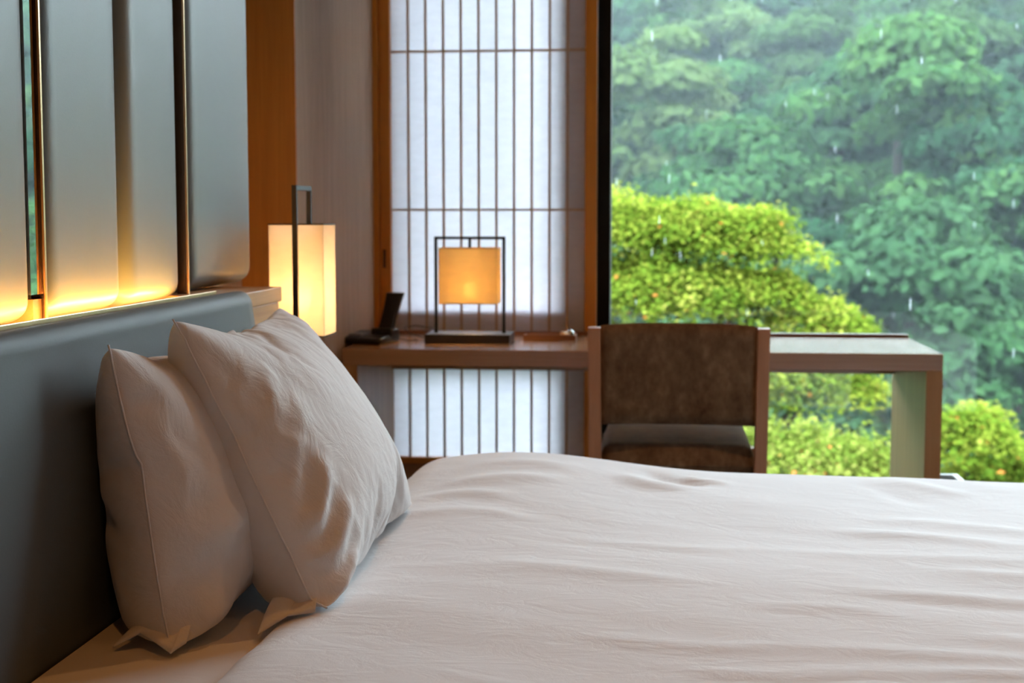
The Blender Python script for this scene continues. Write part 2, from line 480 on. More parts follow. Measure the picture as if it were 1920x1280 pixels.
# ================================================================== BED
bed = thing('bed', 'low bed with white fitted sheet against the grey headboard', 'bed', (0.30, 2.05, 0.0))
def B(p): return (p[0] - 0.30, p[1] - 2.05, p[2])
box('base', B((-0.74, 1.20, 0.08)), B((1.40, 2.90, 0.28)), 'ledge_wood', bed, 0.006)
for lx in (-0.66, 1.30):
    for ly in (1.28, 2.82):
        box('leg', B((lx - 0.04, ly - 0.04, 0.0)), B((lx + 0.04, ly + 0.04, 0.08)), 'black_metal', bed)
box('mattress', B((-0.745, 1.16, 0.28)), B((1.42, 2.93, 0.525)), 'cotton_sheet', bed, 0.05, 4)
# fitted sheet: a skin with soft rises over the mattress
nx, ny = 70, 80
xs = np.linspace(-0.748, 1.42, nx); ysh = np.linspace(1.13, 2.955, ny)
P = np.zeros((nx, ny, 3))
for i, x in enumerate(xs):
    for j, y in enumerate(ysh):
        z = 0.537 + 0.004 * noise.noise(Vector((x * 5, y * 3, 1.3)))
        d = min(y - 1.13, 2.955 - y)
        if d < 0.06: z -= 0.06 - math.sqrt(max(0, 0.06 ** 2 - (0.06 - d) ** 2))
        P[i, j] = B((x, y, z))
grid_mesh('fitted_sheet', P, 'cotton_sheet', bed)

# duvet -------------------------------------------------------------
rnd = random.Random(4)
folds = [  # x0, y0, x1, y1, width, height : long shallow folds in the cover
    (0.05, 2.30, 0.75, 2.22, 0.030, 0.0035), (0.20, 2.05, 1.0, 1.93, 0.022, 0.0040), (0.28, 2.00, 0.9, 1.88, 0.020, -0.0030),
    (0.30, 2.45, 0.62, 2.36, 0.028, 0.0055), (0.36, 2.55, 0.7, 2.50, 0.030, 0.0045), (0.12, 1.78, 0.62, 1.70, 0.018, 0.0040),
    (0.22, 1.68, 0.75, 1.655, 0.014, 0.0050), (0.0, 1.665, 0.30, 1.65, 0.012, 0.0035), (-0.10, 1.76, 0.20, 1.745, 0.014, 0.0030),
    (-0.08, 2.80, 0.06, 2.70, 0.030, 0.010), (-0.02, 2.88, 0.10, 2.76, 0.022, -0.010), (0.06, 2.86, 0.14, 2.78, 0.020, 0.006),
    (-0.40, 2.62, -0.18, 2.72, 0.030, 0.007), (-0.45, 2.55, -0.25, 2.56, 0.025, 0.006), (-0.46, 2.45, -0.2, 2.42, 0.022, 0.005),
    (-0.38, 2.78, -0.15, 2.84, 0.035, 0.006), (0.45, 2.92, 0.62, 2.80, 0.030, 0.006), (0.40, 2.88, 0.52, 2.70, 0.03, -0.005),
    (-0.30, 2.12, 0.10, 2.05, 0.025, 0.004), (0.35, 1.83, 0.9, 1.72, 0.022, 0.004), (0.40, 2.16, 0.9, 2.10, 0.02, 0.004),
    (-0.15, 2.28, 0.2, 2.27, 0.012, 0.0025), (0.1, 1.95, 0.32, 1.91, 0.012, 0.003),
]
def seg_fold(x, y, f):
    x0, y0, x1, y1, w, h = f
    dx, dy = x1 - x0, y1 - y0; LL = math.hypot(dx, dy)
    t = ((x - x0) * dx + (y - y0) * dy) / (LL * LL)
    dd = ((x - x0) * -dy + (y - y0) * dx) / LL
    dd += 0.012 * math.sin(t * 5.0 + x0 * 9)
    if t < -0.3 or t > 1.3 or abs(dd) > 4 * w: return 0.0
    e = math.exp(-((t - 0.5) / 0.42) ** 4)
    return h * e * math.exp(-(dd / w) ** 2) * 1.0
XH = -0.515                                       # head edge of the duvet
YF = 2.945                                        # far edge of the bed top
YN = 1.12
def duvet_top(x, y):
    far = max(0.0, min(1.0, (y - 2.15) / 0.75)); far = far * far * (3 - 2 * far)
    hump = 0.036 * math.exp(-((x + 0.29) / 0.24) ** 2) * far
    z = 0.570 + hump - 0.014 * max(0.0, x)
    z += 0.009 * noise.noise(Vector((x * 2.1, y * 2.6, 0.4)))
    z += 0.0032 * noise.noise(Vector((x * 3.2 + y * 2.0, y * 6.0 + x * 2.4, 3.7)))
    z += 0.0010 * noise.noise(Vector((x * 4.0 + y * 2.0, y * 20.0 + x * 5.0, 8.7)))
    for f in folds: z += seg_fold(x, y, f)
    # the front pillow presses it down
    z -= 0.016 * math.exp(-((x + 0.47) / 0.09) ** 2) * max(0.0, 1 - abs(y - 2.15) / 0.45)
    return z
nx, ny = 210, 170
P = np.zeros((nx, ny, 3))
sx = np.concatenate([0.14 * np.linspace(0, 1, 34) ** 1.6, np.linspace(0.14, 1.97, nx - 34 + 1)[1:]])
R = 0.085
sy = np.concatenate([np.linspace(-0.34, 0.0, 18)[:-1], np.linspace(0.0, YF - YN, 112), (YF - YN) + np.linspace(0, 0.38, 42)[1:]])
ny = len(sy); P = np.zeros((nx, ny, 3))
for j, s in enumerate(sy):
    span = YF - YN
    if s < 0:   yy, drop, side = YN, -s, -1
    elif s > span: yy, drop, side = YF, s - span, 1
    else: yy, drop, side = YN + s, 0.0, 0
    # quarter-round at both long edges
    ang = min(drop / R, math.pi / 2)
    yo = R * math.sin(ang); zo = R * (1 - math.cos(ang)) + max(0.0, drop - R * math.pi / 2)
    for i, d in enumerate(sx):
        x = XH + d
        wav = 0.012 * noise.noise(Vector((0.0, yy * 3.0, 5.0))) + 0.004 * noise.noise(Vector((0.0, yy * 14.0, 2.0)))
        z = duvet_top(x, yy)
        sheet = 0.541
        r = 0.075
        k = min(1.0, d / r); head = math.sqrt(max(0.0, 1 - (1 - k) ** 2))
        z = sheet + (z - sheet) * head
        P[i, j] = (x + wav * (1 - k), yy + side * yo, z - zo)
# the cover's far corner at the head end is pulled in and rounded
dv = grid_mesh('duvet', P, 'cotton_duvet')
dv.data.transform(Matrix.Translation((-0.45, -2.05, -0.54))); dv.location = (0.45, 2.05, 0.54)
tag(dv, 'puffy white duvet spread over the bed, softly creased', 'duvet')

# pillows: two cloth sheets sewn along their rim and inflated ---------
def inflate(Lh, Hh, nu, nv, pressure, frames, seed):
    rng = np.random.RandomState(seed)
    verts, idx, uv = [], {}, []
    def vid(i, j, s):
        edge = i in (0, nu) or j in (0, nv)
        k = (i, j, 0 if edge else s)
        if k not in idx:
            idx[k] = len(verts)
            verts.append(((i / nu - 0.5) * Lh, (j / nv - 0.5) * Hh, 0.0 if edge else s * 0.004 + rng.normal() * 0.0006))
        return idx[k]
    faces = []
    for s in (1, -1):
        for i in range(nu):
            for j in range(nv):
                q = [vid(i, j, s), vid(i + 1, j, s), vid(i + 1, j + 1, s), vid(i, j + 1, s)]
                faces.append(q if s > 0 else q[::-1])
    me = bpy.data.meshes.new('pillow_rest'); me.from_pydata(verts, [], faces)
    ob = bpy.data.objects.new('pillow_rest', me); COL.objects.link(ob)
    m = ob.modifiers.new('cloth', 'CLOTH'); cs = m.settings
    cs.quality = 6; cs.mass = 0.2; cs.use_pressure = True; cs.uniform_pressure_force = pressure
    cs.tension_stiffness = 15; cs.compression_stiffness = 15; cs.shear_stiffness = 5; cs.bending_stiffness = 0.05
    cs.effector_weights.gravity = 0; cs.air_damping = 2
    m.point_cache.frame_start = 1; m.point_cache.frame_end = frames
    for f in range(1, frames + 1): scene.frame_set(f)
    ev = ob.evaluated_get(bpy.context.evaluated_depsgraph_get())
    em = ev.to_mesh()
    co = np.empty(len(em.vertices) * 3); em.vertices.foreach_get('co', co)
    ev.to_mesh_clear()
    bpy.data.objects.remove(ob); bpy.data.meshes.remove(me)
    corners = [idx[(0, 0, 0)], idx[(nu, 0, 0)], idx[(0, nv, 0)], idx[(nu, nv, 0)]]
    rim = [(i, j) for i in range(nu + 1) for j in (0, nv)] + [(i, j) for j in range(1, nv) for i in (0, nu)]
    grid = np.array([[k[0] / nu, k[1] / nv, k[2]] for k in sorted(idx, key=lambda q: idx[q])])
    near = [idx[(0, j, 0)] for j in range(nv + 1)]
    return co.reshape(-1, 3), faces, corners, grid, near

def make_pillow(name, label, sim, NB, FB, NT, FT, thick, slump, folds_, floor_z, wall_x, back_scale=1.0, full=0.85, full_back=0.85):
    co, faces, cid, grid, near = sim
    NB, FB, NT, FT = [np.array(p) for p in (NB, FB, NT, FT)]
    c = co[cid]
    umin = (c[0, 0] + c[2, 0]) / 2; umax = (c[1, 0] + c[3, 0]) / 2
    vmin = (c[0, 1] + c[1, 1]) / 2; vmax = (c[2, 1] + c[3, 1]) / 2
    u = (co[:, 0] - umin) / (umax - umin); v = (co[:, 1] - vmin) / (vmax - vmin); w = co[:, 2].copy()
    u = 0.28 * u + 0.72 * grid[:, 0]; v = 0.55 * v + 0.45 * grid[:, 1]
    wm = np.abs(w).max(); w = np.sign(w) * wm * (np.abs(w) / wm) ** np.where(grid[:, 2] < 0, full_back, full)
    out = np.zeros_like(co)
    n = np.cross((FB - NB) + (FT - NT), (NT - NB) + (FT - FB)); n = n / np.linalg.norm(n)
    for i in range(len(co)):
        uu, vv = u[i], v[i]
        p = (1 - uu) * (1 - vv) * NB + uu * (1 - vv) * FB + (1 - uu) * vv * NT + uu * vv * FT
        t = thick * (1 + slump * (0.5 - vv))
        if grid[i, 2] < 0: t *= back_scale
        ww = w[i] * t
        side = grid[i, 2]
        for (a, b_, c_, d_, wd, hh, sd) in folds_:
            if sd == side:
                ww += side * seg_fold(grid[i, 0] * 0.66, grid[i, 1] * 0.46, (a * 0.66, b_ * 0.46, c_ * 0.66, d_ * 0.46, wd, hh))
        p = p + n * ww
        fz = floor_z(p[0], p[1])
        if p[2] < fz + 0.02:                        # rests on the bed, squashed flat where it touches
            p[2] = fz + 0.02 * math.exp((p[2] - fz - 0.02) / 0.05)
        if wall_x is not None and p[0] < wall_x + 0.01:
            p[0] = wall_x + 0.01 * math.exp((p[0] - wall_x - 0.01) / 0.04)
        out[i] = p
    org = np.array([(NB[0] + FB[0]) / 2, (NB[1] + FB[1]) / 2, min(NB[2], FB[2])])
    me = bpy.data.meshes.new(name); me.from_pydata((out - org).tolist(), [], faces); me.update()
    root = thing(name, label, 'pillow', tuple(org))
    o = link('pillowcase', me, 'cotton_pillow', root, True)
    s = o.modifiers.new('smooth', 'SUBSURF'); s.levels = 1; s.render_levels = 2
    # piped seam along the near end
    pts = [Vector((out - org)[k]) for k in near]
    tube('seam', [pts[i] for i in range(0, len(pts), 1)], 0.0015, 'cotton_pillow', root, 6)
    return root, org

simA = inflate(0.70, 0.50, 60, 42, 3.0, 40, 1)
simB = inflate(0.70, 0.50, 44, 32, 3.2, 36, 7)
scene.frame_set(1)
def on_bed(x, y):
    if x > XH - 0.02:
        k = min(1.0, max(0.0, (x - XH) / 0.075))
        return 0.541 + (duvet_top(min(max(x, XH), 1.4), y) - 0.541) * math.sqrt(1 - (1 - k) ** 2)
    return 0.539
foldsA = [  # u0, v0, u1, v1, width, height, face
    (0.03, 0.30, 0.20, 0.40, 0.014, 0.010, 1), (0.03, 0.22, 0.22, 0.26, 0.012, 0.009, 1), (0.04, 0.14, 0.20, 0.10, 0.013, 0.010, 1),
    (0.05, 0.36, 0.16, 0.46, 0.012, -0.007, 1), (0.03, 0.26, 0.18, 0.31, 0.012, -0.008, 1), (0.03, 0.17, 0.2, 0.17, 0.013, -0.008, 1),
    (0.06, 0.52, 0.25, 0.60, 0.020, 0.005, 1), (0.08, 0.64, 0.2, 0.74, 0.018, 0.004, 1), (0.85, 0.98, 0.96, 0.85, 0.02, 0.006, 1),
    (0.8, 0.95, 0.9, 0.8, 0.014, 0.005, 1)]
pA = make_pillow('pillow', 'plump white pillow leaning in front, on the duvet edge', simA,
            (-0.440, 1.86, 0.528), (-0.430, 2.47, 0.560), (-0.656, 1.88, 0.958), (-0.672, 2.49, 0.942),
            0.74, 0.30, foldsA, on_bed, None, 1.35, 1.0, 0.74)
foldsB = [(0.0, 0.42, 0.30, 0.36, 0.030, 0.012, 1), (0.0, 0.42, 0.2, 0.5, 0.02, -0.008, -1), (0.05, 0.15, 0.25, 0.12, 0.02, 0.008, 1),
          (0.02, 0.30, 0.3, 0.24, 0.03, -0.008, 1)]
pB = make_pillow('pillow', 'white pillow at the back, resting upright against the grey headboard', simB,
            (-0.612, 1.735, 0.510), (-0.615, 2.30, 0.510), (-0.700, 1.76, 0.936), (-0.705, 2.32, 0.915),
            0.72, 0.45, foldsB, on_bed, -0.752, 1.25, 0.92, 0.70)

def flap(name, parent_org, root, lower, upper, mat='cotton_pillow'):
    # loose flap of the pillowcase opening, hanging out under the pillow
    n = 24; P = np.zeros((n, 10, 3))
    def along(pts, t):
        k = t * (len(pts) - 1); i = min(int(k), len(pts) - 2); f = k - i
        f = f * f * (3 - 2 * f)
        return np.array(pts[i]) * (1 - f) + np.array(pts[i + 1]) * f
    for i in range(n):
        a, b_ = along(lower, i / (n - 1)), along(upper, i / (n - 1))
        for j in range(10):
            t = j / 9
            p = a * (1 - t) + b_ * t
            p[2] += 0.010 * math.sin(t * math.pi) * (0.5 + 0.5 * math.sin(i * 0.36))
            P[i, j] = p - parent_org
    o = grid_mesh(name, P, mat, root)
    m = o.modifiers.new('thickness', 'SOLIDIFY'); m.thickness = 0.0022
    return o
flap('pillowcase_flap', pA[1], pA[0], [(-0.522, 1.80, 0.548), (-0.49, 1.832, 0.566), (-0.456, 1.852, 0.566)], [(-0.530, 1.92, 0.570), (-0.490, 1.92, 0.575), (-0.462, 1.90, 0.575)])
flap('pillowcase_flap', pB[1], pB[0], [(-0.696, 1.737, 0.545), (-0.663, 1.747, 0.562), (-0.632, 1.725, 0.556), (-0.611, 1.716, 0.546), (-0.598, 1.740, 0.552)], [(-0.675, 1.82, 0.560), (-0.655, 1.82, 0.575), (-0.632, 1.81, 0.58), (-0.612, 1.80, 0.58), (-0.600, 1.80, 0.575)])

# ================================================================== NIGHTSTAND AND BEDSIDE LAMP
ns = thing('nightstand', 'wooden nightstand behind the bed under the tall paper lamp', 'nightstand', (-0.80, 3.24, 0.0))
box('body', (-0.28, -0.20, 0.06), (0.13, 0.24, 0.44), 'ledge_wood', ns, 0.004)
box('top', (-0.28, -0.205, 0.44), (0.135, 0.245, 0.465), 'ledge_wood', ns, 0.003)
dr = box('drawer', (0.13, -0.18, 0.25), (0.142, 0.22, 0.42), 'ledge_wood', ns, 0.002)
box('handle', (0.142, -0.05, 0.33), (0.154, 0.09, 0.34), 'dark_bronze', dr)
box('plinth', (-0.26, -0.18, 0.0), (0.10, 0.22, 0.06), 'black_metal', ns)

lp = thing('bedside_lamp', 'tall square paper lamp with black bar handle beside the bed', 'lamp', (-0.780, 3.090, 0.465))
def shade(parent, hx, hy, z0, z1, mat, bottom=True, rim='lamp_metal'):
    t = 0.0012
    bm = bmesh.new()
    for lo, hi in (((-hx, -hy, z0), (hx, -hy + t, z1)), ((-hx, hy - t, z0), (hx, hy, z1)),
                   ((-hx, -hy + t, z0), (-hx + t, hy - t, z1)), ((hx - t, -hy + t, z0), (hx, hy - t, z1))):
        bm_box(bm, lo, hi)
    s = from_bm('shade', bm, mat, parent)
    for zz in (z0 - 0.002, z1 - 0.001):
        bm = bmesh.new()
        for lo, hi in (((-hx - .001, -hy - .001, zz), (hx + .001, -hy + .003, zz + .003)), ((-hx - .001, hy - .003, zz), (hx + .001, hy + .001, zz + .003)),
                       ((-hx - .001, -hy + .003, zz), (-hx + .003, hy - .003, zz + .003)), ((hx - .003, -hy + .003, zz), (hx + .001, hy - .003, zz + .003))):
            bm_box(bm, lo, hi)
        from_bm('shade_rim', bm, rim, s)
    return s
shade(lp, 0.0605, 0.0585, 0.376, 0.619, 'lamp_paper')
bw, bt = 0.0055, 0.0045
box('bar', (-bw, -0.0685, 0.0), (bw, -0.0685 + 2 * bt, 0.704), 'black_metal', lp, 0.0006)
box('bar', (-bw, 0.0685 - 2 * bt, 0.0), (bw, 0.0685, 0.704), 'black_metal', lp, 0.0006)
box('handle', (-bw, -0.0685 + 2 * bt, 0.6935), (bw, 0.0685 - 2 * bt, 0.704), 'black_metal', lp)
box('base', (-0.075, -0.085, 0.0), (0.075, 0.085, 0.014), 'black_metal', lp, 0.002)
lathe('bulb', [(0.0, 0.43), (0.010, 0.431), (0.016, 0.445), (0.018, 0.46), (0.014, 0.476), (0.0, 0.483)], 'bulb', lp, 16)
box('crossbar', (-0.003, -0.0595, 0.418), (0.003, 0.0595, 0.424), 'black_metal', lp)
def lamp_light(loc, energy, col, size=0.02):
    l = bpy.data.lights.new('lamp_bulb_light', 'POINT'); l.energy = energy; l.color = col; l.shadow_soft_size = size
    o = bpy.data.objects.new('lamp_bulb_light', l); o.location = loc; COL.objects.link(o)
lamp_light((-0.780, 3.090, 0.465 + 0.462), 18.0, (1.0, 0.61, 0.30))

# ================================================================== DESK
dk = thing('desk', 'light wooden desk with slab legs along the window and paper screen', 'desk', (-0.055, 4.35, 0.0))
box('top', (-0.856, -0.29, 0.671), (0.855, 0.29, 0.720), 'desk_wood_x', dk, 0.002)
box('leg', (-0.856, -0.29, 0.0), (-0.811, 0.29, 0.671), 'desk_wood_z', dk, 0.002)
box('leg', (0.810, -0.29, 0.0), (0.855, 0.29, 0.671), 'desk_wood_z', dk, 0.002)
box('back_apron', (-0.811, 0.25, 0.605), (0.810, 0.268, 0.671), 'desk_wood_x', dk)
box('back_rail', (-0.856, 0.268, 0.720), (0.855, 0.29, 0.7305), 'tray_wood', dk, 0.001)

# desk lamp
dl = thing('desk_lamp', 'small desk lamp with square glowing shade hung in a black frame', 'lamp', (-0.570, 4.33, 0.720))
bs = box('base', (-0.130, -0.075, 0.0), (0.130, 0.075, 0.028), 'lamp_metal', dl, 0.002)
box('switch_plate', (-0.02, -0.045, 0.028), (0.02, -0.02, 0.031), 'steel', bs)
for s in (-1, 1):
    box('post', (s * 0.105 - 0.0045, -0.0045, 0.028), (s * 0.105 + 0.0045, 0.0045, 0.323), 'black_metal', dl)
box('crossbar', (-0.1095, -0.0045, 0.3145), (0.1095, 0.0045, 0.323), 'black_metal', dl)
box('hanger', (-0.004, -0.004, 0.288), (0.004, 0.004, 0.3145), 'black_metal', dl)
shade(dl, 0.0895, 0.0505, 0.120, 0.288, 'desk_lamp_paper', rim='brass')
lathe('bulb', [(0.0, 0.135), (0.010, 0.137), (0.017, 0.15), (0.019, 0.165), (0.014, 0.18), (0.0, 0.187)], 'bulb', dl, 16)
lamp_light((-0.570, 4.33, 0.720 + 0.162), 34.0, (1.0, 0.74, 0.42))
# its flex
cable = tube('cable', [(-0.13, 0.05, 0.006), (-0.17, 0.09, 0.006), (-0.21, 0.10, 0.02), (-0.23, 0.13, 0.032), (-0.20, 0.17, 0.036), (-0.14, 0.15, 0.030), (-0.13, 0.08, 0.010)], 0.0017, 'black_plastic', dl, 6)

# telephone
ph = thing('telephone', 'black desk telephone with an upright handset at the desk end', 'telephone', (-0.875, 4.27, 0.720), math.radians(-12))
bm = bmesh.new()
bm_box(bm, (-0.065, -0.075, 0.0), (0.070, 0.085, 0.020), 0.008, 3)
for v in bm.verts:
    if v.co.z > 0.012: v.co.z += 0.012 * (v.co.y + 0.075) / 0.16
from_bm('base', bm, 'black_plastic', ph, True)
# handset: curved slab standing in the cradle, leaning back to the right
nz = 14; prof2 = []
P = np.zeros((12, nz, 3))
for j in range(nz):
    t = j / (nz - 1)
    z = 0.012 + 0.140 * t
    lean = 0.036 + 0.040 * t
    hw = 0.027 - 0.003 * math.sin(t * math.pi)
    hd = 0.011 + 0.006 * (abs(2 * t - 1) ** 2)
    for k in range(12):
        a = 2 * math.pi * k / 12
        ca, sa = math.cos(a), math.sin(a)
        P[k, j] = (lean + hw * math.copysign(abs(ca) ** 0.35, ca), 0.035 + hd * math.copysign(abs(sa) ** 0.35, sa), z)
hs = grid_mesh('handset', P, 'black_plastic', ph, True)
P2 = P[:, -1:, :].repeat(2, 1).copy(); P2[:, 1, :] = P[:, -1, :].mean(0); P2[:, 1, 2] += 0.002
grid_mesh('earpiece', P2, 'black_plastic', hs, True)
box('cradle', (0.005, 0.005, 0.018), (0.075, 0.065, 0.044), 'black_plastic', ph, 0.006)
box('display', (-0.045, -0.045, 0.0225), (-0.005, 0.010, 0.030), 'grey_plastic', ph, 0.002)
tube('cord', [(0.05, 0.07, 0.008), (0.085, 0.09, 0.004), (0.11, 0.06, 0.004), (0.13, 0.08, 0.006), (0.10, 0.13, 0.006)], 0.002, 'black_plastic', ph, 6)

# tray with small things on it
ty = thing('tray', 'small dark wooden tray at the back of the desk', 'tray', (-0.330, 4.435, 0.720))
box('bottom', (-0.082, -0.035, 0.0), (0.082, 0.035, 0.006), 'tray_wood', ty, 0.001)
for nm, lo, hi in (('rim', (-0.082, -0.035, 0.006), (0.082, -0.029, 0.017)), ('rim', (-0.082, 0.029, 0.006), (0.082, 0.035, 0.017)),
                   ('rim', (-0.082, -0.029, 0.006), (-0.076, 0.029, 0.017)), ('rim', (0.076, -0.029, 0.006), (0.082, 0.029, 0.017))):
    box(nm, lo, hi, 'tray_wood', ty)
kn = lathe('glass_paperweight', [(0, 0.0), (0.011, 0.001), (0.014, 0.008), (0.012, 0.018), (0.006, 0.024), (0.0, 0.025)], 'steel', None, 20)
kn.location = (-0.268, 4.432, 0.727); tag(kn, 'round shiny metal knob on the wooden tray', 'paperweight')
kn2 = lathe('bottle_stopper', [(0, 0.0), (0.008, 0.001), (0.010, 0.006), (0.008, 0.014), (0.004, 0.019), (0.0, 0.020)], 'brass', None, 20)
kn2.location = (-0.290, 4.440, 0.727); tag(kn2, 'tiny brass knob beside the shiny one on the tray', 'knob')
pen = tube('pen', [(-0.393, 4.430, 0.7305), (-0.32, 4.433, 0.7305), (-0.308, 4.4335, 0.7305)], 0.0042, 'brass', None, 8, [1, 1, 0.3])
tag(pen, 'slim brass pen lying along the wooden tray', 'pen')

# ================================================================== CHAIR
ch = thing('dining_chair', 'wooden chair with brown velvet back pulled up to the desk', 'chair', (0.059, 3.80, 0.0))
PW = 0.030
for s, x in ((-1, -0.240), (1, 0.208)):
    bm = bmesh.new(); bm_box(bm, (x, -0.018, 0.0), (x + 0.033, 0.022, 0.808), 0.002)
    for v in bm.verts:
        t = v.co.z / 0.808
        v.co.x -= s * 0.010 * (1 - t)
        v.co.y += 0.045 * max(0, 0.45 - v.co.z) ** 1.0 * -1 + 0.0
    from_bm('back_leg', bm, 'chair_wood', ch)
# velvet back: gently curved pad
nu, nv = 30, 18
def pad(y_sign):
    P = np.zeros((nu, nv, 3))
    for i in range(nu):
        for j in range(nv):
            u, v = i / (nu - 1), j / (nv - 1)
            x = -0.208 + 0.417 * u
            z = 0.545 + (0.812 - 0.545 + 0.007 * (1 - (2 * u - 1) ** 4)) * v
            e = min(u, 1 - u) * 0.417; f = min(v, 1 - v) * 0.265
            r = 0.016
            k1 = min(1, e / r); k2 = min(1, f / r)
            th = 0.021 * math.sqrt(1 - (1 - k1) ** 2) * math.sqrt(1 - (1 - k2) ** 2)
            P[i, j] = (x, 0.006 + y_sign * th + 0.020 * (1 - (2 * u - 1) ** 2), z)
    return P
A, Bk = pad(-1), pad(1)
ring = np.concatenate([A, Bk[::-1]], axis=0)
grid_mesh('backrest', ring, 'chair_velvet', ch, True)
# seat
nu, nv = 28, 26
P = np.zeros((nu * 2, nv, 3))
for side in (0, 1):
    for i in range(nu):
        for j in range(nv):
            u = i / (nu - 1) if side == 0 else 1 - i / (nu - 1)
            v = j / (nv - 1)
            x = -0.214 + 0.428 * u; y = 0.012 + 0.47 * v
            e = min(u, 1 - u) * 0.428; f = min(v, 1 - v) * 0.47; r = 0.036
            k = math.sqrt(1 - (1 - min(1, e / r)) ** 2) * math.sqrt(1 - (1 - min(1, f / r)) ** 2)
            crown = 0.012 * (1 - (2 * u - 1) ** 2) * (1 - (2 * v - 1) ** 2)
            z = 0.436 + 0.012 * v + (0.048 * k + crown if side == 0 else -0.048 * k)
            P[side * nu + i, j] = (x, y, z)
grid_mesh('seat', P, 'chair_velvet', ch, True)
for x in (-0.240, 0.207):
    box('front_leg', (x, 0.425, 0.0), (x + 0.033, 0.458, 0.42), 'chair_wood', ch, 0.002)
    box('side_rail', (x + 0.006, 0.018, 0.335), (x + 0.027, 0.427, 0.385), 'chair_wood', ch)
box('cross_rail', (-0.21, 0.44, 0.335), (0.21, 0.455, 0.38), 'chair_wood', ch)
box('cross_rail', (-0.21, -0.008, 0.335), (0.21, 0.008, 0.38), 'chair_wood', ch)

# ================================================================== WASTE BIN
wb = thing('waste_bin', 'slim pale open-topped waste bin standing right of the desk', 'bin', (0.890, 4.485, 0.0))
hx, hy, hz = 0.068, 0.115, 0.283
bm = bmesh.new()
for lo, hi in (((-hx, -hy, 0), (hx, -hy + .005, hz)), ((-hx, hy - .005, 0), (hx, hy, hz)), ((-hx, -hy + .005, 0), (-hx + .005, hy - .005, hz)),
               ((hx - .005, -hy + .005, 0), (hx, hy - .005, hz)), ((-hx + .005, -hy + .005, 0), (hx - .005, hy - .005, 0.006))):
    bm_box(bm, lo, hi)
from_bm('shell', bm, 'bin_shell', wb)
bm = bmesh.new()
for lo, hi in (((-hx, -hy, hz), (hx, -hy + .016, hz + .004)), ((-hx, hy - .016, hz), (hx, hy, hz + .004)),
               ((-hx, -hy + .016, hz), (-hx + .016, hy - .016, hz + .004)), ((hx - .016, -hy + .016, hz), (hx, hy - .016, hz + .004))):
    bm_box(bm, lo, hi)
from_bm('rim', bm, 'bin_shell', wb)
box('liner', (-hx + .006, -hy + .006, 0.007), (hx - .006, hy - .006, 0.20), 'bin_liner', wb)

# recessed downlights (above the frame)
for (x, y), lab in (((0.25, 3.05), 'recessed ceiling downlight between bed and desk'), ((1.30, 1.15), 'recessed ceiling downlight above the foot of the bed'), ((-0.20, 0.45), 'recessed ceiling downlight near the headboard side')):
    c_ = thing('ceiling_light', lab, 'ceiling light', (x, y, ZCEIL), 0, 'recessed ceiling downlights')
    lathe('trim_ring', [(0.036, 0.0), (0.036, -0.006), (0.048, -0.007), (0.052, -0.003), (0.052, 0.0)], 'brass', c_, 24)
    lathe('lens', [(0.0, -0.003), (0.036, -0.003)], 'bulb', c_, 24)

# ================================================================== OUTSIDE
rng = np.random.RandomState(11)
leaves('hill_leaves_green', [(0.0, (0.0107, 0.0285, 0.0115)), (0.5, (0.0200, 0.0514, 0.0178)), (1.0, (0.0460, 0.0857, 0.0242))], vary=0.6)
leaves('hill_leaves_dark', [(0.0, (0.0067, 0.0214, 0.0115)), (0.5, (0.0138, 0.0371, 0.0166)), (1.0, (0.0277, 0.0599, 0.0229))], vary=0.6)
leaves('hill_leaves_pale', [(0.0, (0.0155, 0.0329, 0.0109)), (0.5, (0.0310, 0.0556, 0.0183)), (1.0, (0.0597, 0.0823, 0.0292))], vary=0.6)
leaves('cedar_leaves', [(0.0, (0.0080, 0.0248, 0.0066)), (0.5, (0.0200, 0.0497, 0.0100)), (1.0, (0.0400, 0.0795, 0.0155))], vary=0.4)
leaves('rust_leaves', [(0.0, (0.0267, 0.0198, 0.0066)), (0.5, (0.0641, 0.0348, 0.0110)), (1.0, (0.0908, 0.0547, 0.0199))], vary=0.3)
leaves('maple_leaves', [(0.0, (0.0261, 0.0559, 0.0066)), (0.35, (0.0742, 0.1119, 0.0108)), (0.7, (0.1440, 0.1645, 0.0197)), (0.90, (0.2269, 0.2039, 0.0439)), (0.965, (0.2618, 0.1907, 0.0528)), (1.0, (0.3271, 0.1183, 0.0264))], vary=0.0, trans=0.45)
leaves('shrub_leaves', [(0.0, (0.0392, 0.0659, 0.0087)), (0.45, (0.0959, 0.1250, 0.0176)), (0.9, (0.2007, 0.1842, 0.0484)), (0.97, (0.2399, 0.1645, 0.0528)), (1.0, (0.3271, 0.1183, 0.0353))], vary=0.0, trans=0.45)

